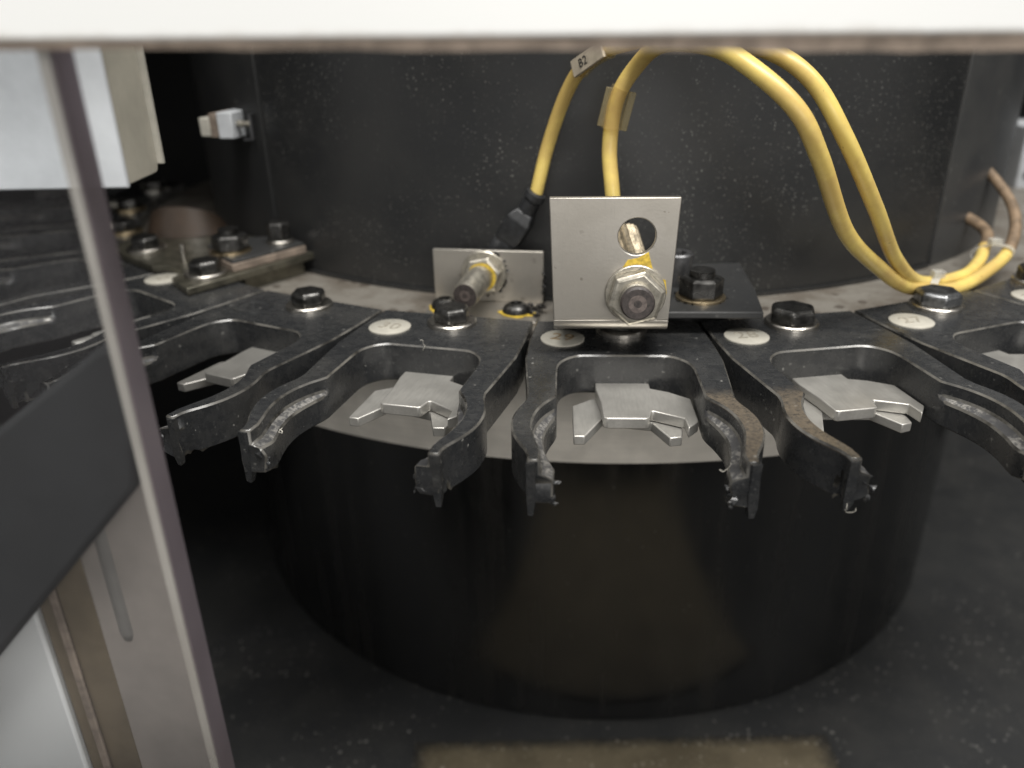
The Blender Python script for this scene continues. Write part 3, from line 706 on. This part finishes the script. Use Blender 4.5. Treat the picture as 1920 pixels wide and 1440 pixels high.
bm = B(); lathe(bm, (px_, py_, 7.8), (0, 0, 1), [(0, .9), (6.5, .9)], 12); link_mesh('pin', bm, M['zinc'], sp)
gd = thing('plastic_guard', 'brown curved plastic guard standing behind the small steel plate', 'guard', polar(212, -56, 0))
bm = B(); n = 20; outer = []
for r_ in (17, 18):
    row = []
    for i in range(n + 1):
        t = math.radians(-70 + 150 * i / n); h_ = 10 * math.sin(math.pi * min(1, (i + 2) / (n + 2))) ** .7 + 1.5
        row.append((bm.verts.new((r_ * math.sin(t), -r_ * math.cos(t) + 8, 3)), bm.verts.new((r_ * .85 * math.sin(t), -r_ * .75 * math.cos(t) + 8, 3 + h_))))
    outer.append(row)
for i in range(n):
    for row in outer: bm.faces.new((row[i][0], row[i + 1][0], row[i + 1][1], row[i][1]))
    bm.faces.new((outer[0][i][1], outer[0][i + 1][1], outer[1][i + 1][1], outer[1][i][1])); bm.faces.new((outer[0][i][0], outer[1][i][0], outer[1][i + 1][0], outer[0][i + 1][0]))
for i in (0, n): bm.faces.new((outer[0][i][0], outer[0][i][1], outer[1][i][1], outer[1][i][0]))
link_mesh('shell', bm, M['amber'], gd, 40)

# little switch unit on the flank of the hub
sw = thing('limit_switch', 'small pale switch unit with cream cap fixed on the dark flank of the hub', 'switch', (-104, 306, 46), math.radians(-12)); sw.scale = (.8, .8, .8)
bm = B(); box(bm, -10, -4.6, -3, 3, -4.6, 3.8); link_mesh('cream_cap', bm, M['ivory'], sw, 30, .6)
bm = B(); box(bm, -4.6, -.2, -3, 14, -4.8, 5.6); link_mesh('brown_body', bm, M['seal'], sw, 30, .2)
bm = B(); box(bm, -.2, 7.2, -4, 14, -5.2, 6.2); link_mesh('grey_body', bm, M['white_box'], sw, 30, .4)
bm = B(); lathe(bm, (7.2, 0, 1), (1, 0, 0), [(0, 1.1), (1, 1.6), (3, 1.6), (3.6, .9), (4.6, .9), (5, 1.3), (7, 1.3)], 20); link_mesh('plunger', bm, M['nickel'], sw)
bm = B(); box(bm, 14, 14.9, -1, 10, -6, 5); box(bm, 7.2, 14, 4, 10, -7, -6.1); link_mesh('stop_strip', bm, M['cap'], sw, 30)
# pale terminal box far behind on the other flank
fb_ = thing('terminal_box', 'pale terminal box with dark slots behind the hub beside the cable end', 'box', (284, 420, 8), 0)
bm = B(); box(bm, -20, 90, 0, 30, -14, 18); link_mesh('housing', bm, M['white_box'], fb_, 30, 1)
for z in (-8, 0, 8): 
    bm = B(); box(bm, -17, 86, -.6, -.05, z, z + 3); link_mesh('slot', bm, M['wall'], fb_, 30)
bm = B(); box(bm, 68, 86, 8, 26, -198, -14.05); link_mesh('post', bm, M['wall'], fb_, 30, 1)

# ---------------------------------------------------------------- enclosure round the opening
ep = thing('front_panel', 'bright white enclosure panel across the top of the opening with dirty tan seal', 'panel', (0, 103.5, 77.68)); ep.scale = (.84, 1, .84)
ep.rotation_euler = (0, math.radians(.55), 0)
bm = B(); box(bm, -420, 420, 0, 2, .3, 36); link_mesh('face_sheet', bm, M['panel'], ep, 30, .5, 3)
bm = B(); box(bm, -420, 420, 2.05, 5.5, 2.2, 3.4); link_mesh('return_flange', bm, M['white'], ep, 30)
bm = B(); n = 160; vs = []
for i in range(n + 1):
    x = -420 + 840 * i / n; z = -.7 - 1.25 * max(0, min(1, (x + 60) / 130)) - random.uniform(0, .3)
    vs.append([bm.verts.new((x, y, zz)) for y, zz in ((.5, 2.0), (.5, z), (2.0, z), (2.0, 2.0))])
for p, q in zip(vs, vs[1:]):
    for i in range(4): j = (i + 1) % 4; bm.faces.new((p[i], p[j], q[j], q[i]))
bm.faces.new(vs[0]); bm.faces.new(vs[-1][::-1]); link_mesh('rubber_seal', bm, M['seal'], ep, 30)

wb = thing('white_box', 'white sheet metal box with rounded corner hanging behind the acrylic sheet', 'box', (-110, 150, 52.6))
bm = B(); prism(bm, [(-60, 0), (40, 0), (40, .8), (-60, .8)], 0, 110); link_mesh('face_sheet', bm, M['white_box'], wb, 30, .35)
bm = B()
pts = [(0.85, .6), (12, .6)] + [(14.4 - 1.6 + 1.6 * math.sin(t), .6 + 1.6 - 1.6 * math.cos(t)) for t in [math.pi / 2 * i / 6 for i in range(1, 7)]] + [(14.4, 110), (.85, 110)]
prism(bm, pts, 0, .8); xform(bm, Matrix.Translation((39.2, 0, 0)) @ Matrix(((0, 0, 1, 0), (1, 0, 0, 0), (0, 1, 0, 0), (0, 0, 0, 1)))); link_mesh('side_sheet', bm, M['cream'], wb, 30, .25)
bm = B(); box(bm, 38.6, 41.2, 14.45, 15.4, 2, 110); link_mesh('edge_trim', bm, M['ivory'], wb, 30, .3)
bm = B(); box(bm, -60, 38.5, .85, 14.4, .1, .9); link_mesh('base_sheet', bm, M['white_box'], wb, 30)

ac = thing('acrylic_sheet', 'clear acrylic door sheet with purplish cut edge standing beside the opening', 'door sheet', (-58, 110, -190))
bm = B(); box(bm, -190, -.05, 0, 5.9, 1, 330); link_mesh('sheet', bm, M['acrylic'], ac, 30, .2)
bm = B(); box(bm, 0, .35, .15, 5.8, 1, 330); link_mesh('cut_edge', bm, M['acrylic_edge'], ac, 30)
bm = B(); box(bm, -1.2, .2, -.45, -.05, 1, 330); link_mesh('front_bead', bm, M['acrylic_bead'], ac, 30)

pt = thing('reflection_bands', 'upright white, tan and greige bands added for a reflection in the acrylic', 'post', (-90, 121, -190))  # added bands standing in for enclosure surfaces reflected in the acrylic
bm = B(); box(bm, -90, -1.5, 0, 5, 0, 180); link_mesh('white_band', bm, M['white'], pt, 30, .6)
bm = B(); box(bm, -1.3, 9.5, 1.2, 5, 0, 196); link_mesh('tan_band', bm, M['tan'], pt, 30, .4)
bm = B(); box(bm, 1.6, 3.2, .3, 1.15, 0, 196); link_mesh('band_lip', bm, M['seal'], pt, 30, .3)
bm = B(); box(bm, 9.7, 26.5, .4, 5, 0, 208); link_mesh('greige_band', bm, M['greige'], pt, 30, .4)
bm = B(); lathe(bm, (14.5, 1.9, 160), (0, 0, 1), [(0, .6), (1.2, 1.7), (3, 2.0), (46, 2.0)], 20); link_mesh('grey_band', bm, M['grey'], pt, 40)
db = thing('dark_gap_block', 'dark slanted block added where the acrylic sheet shows no reflection', 'added block', (-90, 116, 0))  # added block filling in the dark, unreflecting area of the acrylic
bm = B(); prism(bm, [(-60, -85), (-7, -27.2), (26, 8.5), (30.5, 35), (25.4, 34.2), (6.7, 21), (-60, -26)], 0, 4)
xform(bm, Matrix.Rotation(math.radians(90), 4, 'X') @ Matrix.Translation((0, 0, -4))); link_mesh('block', bm, M['dark_block'], db, 30, 1.2, 3)
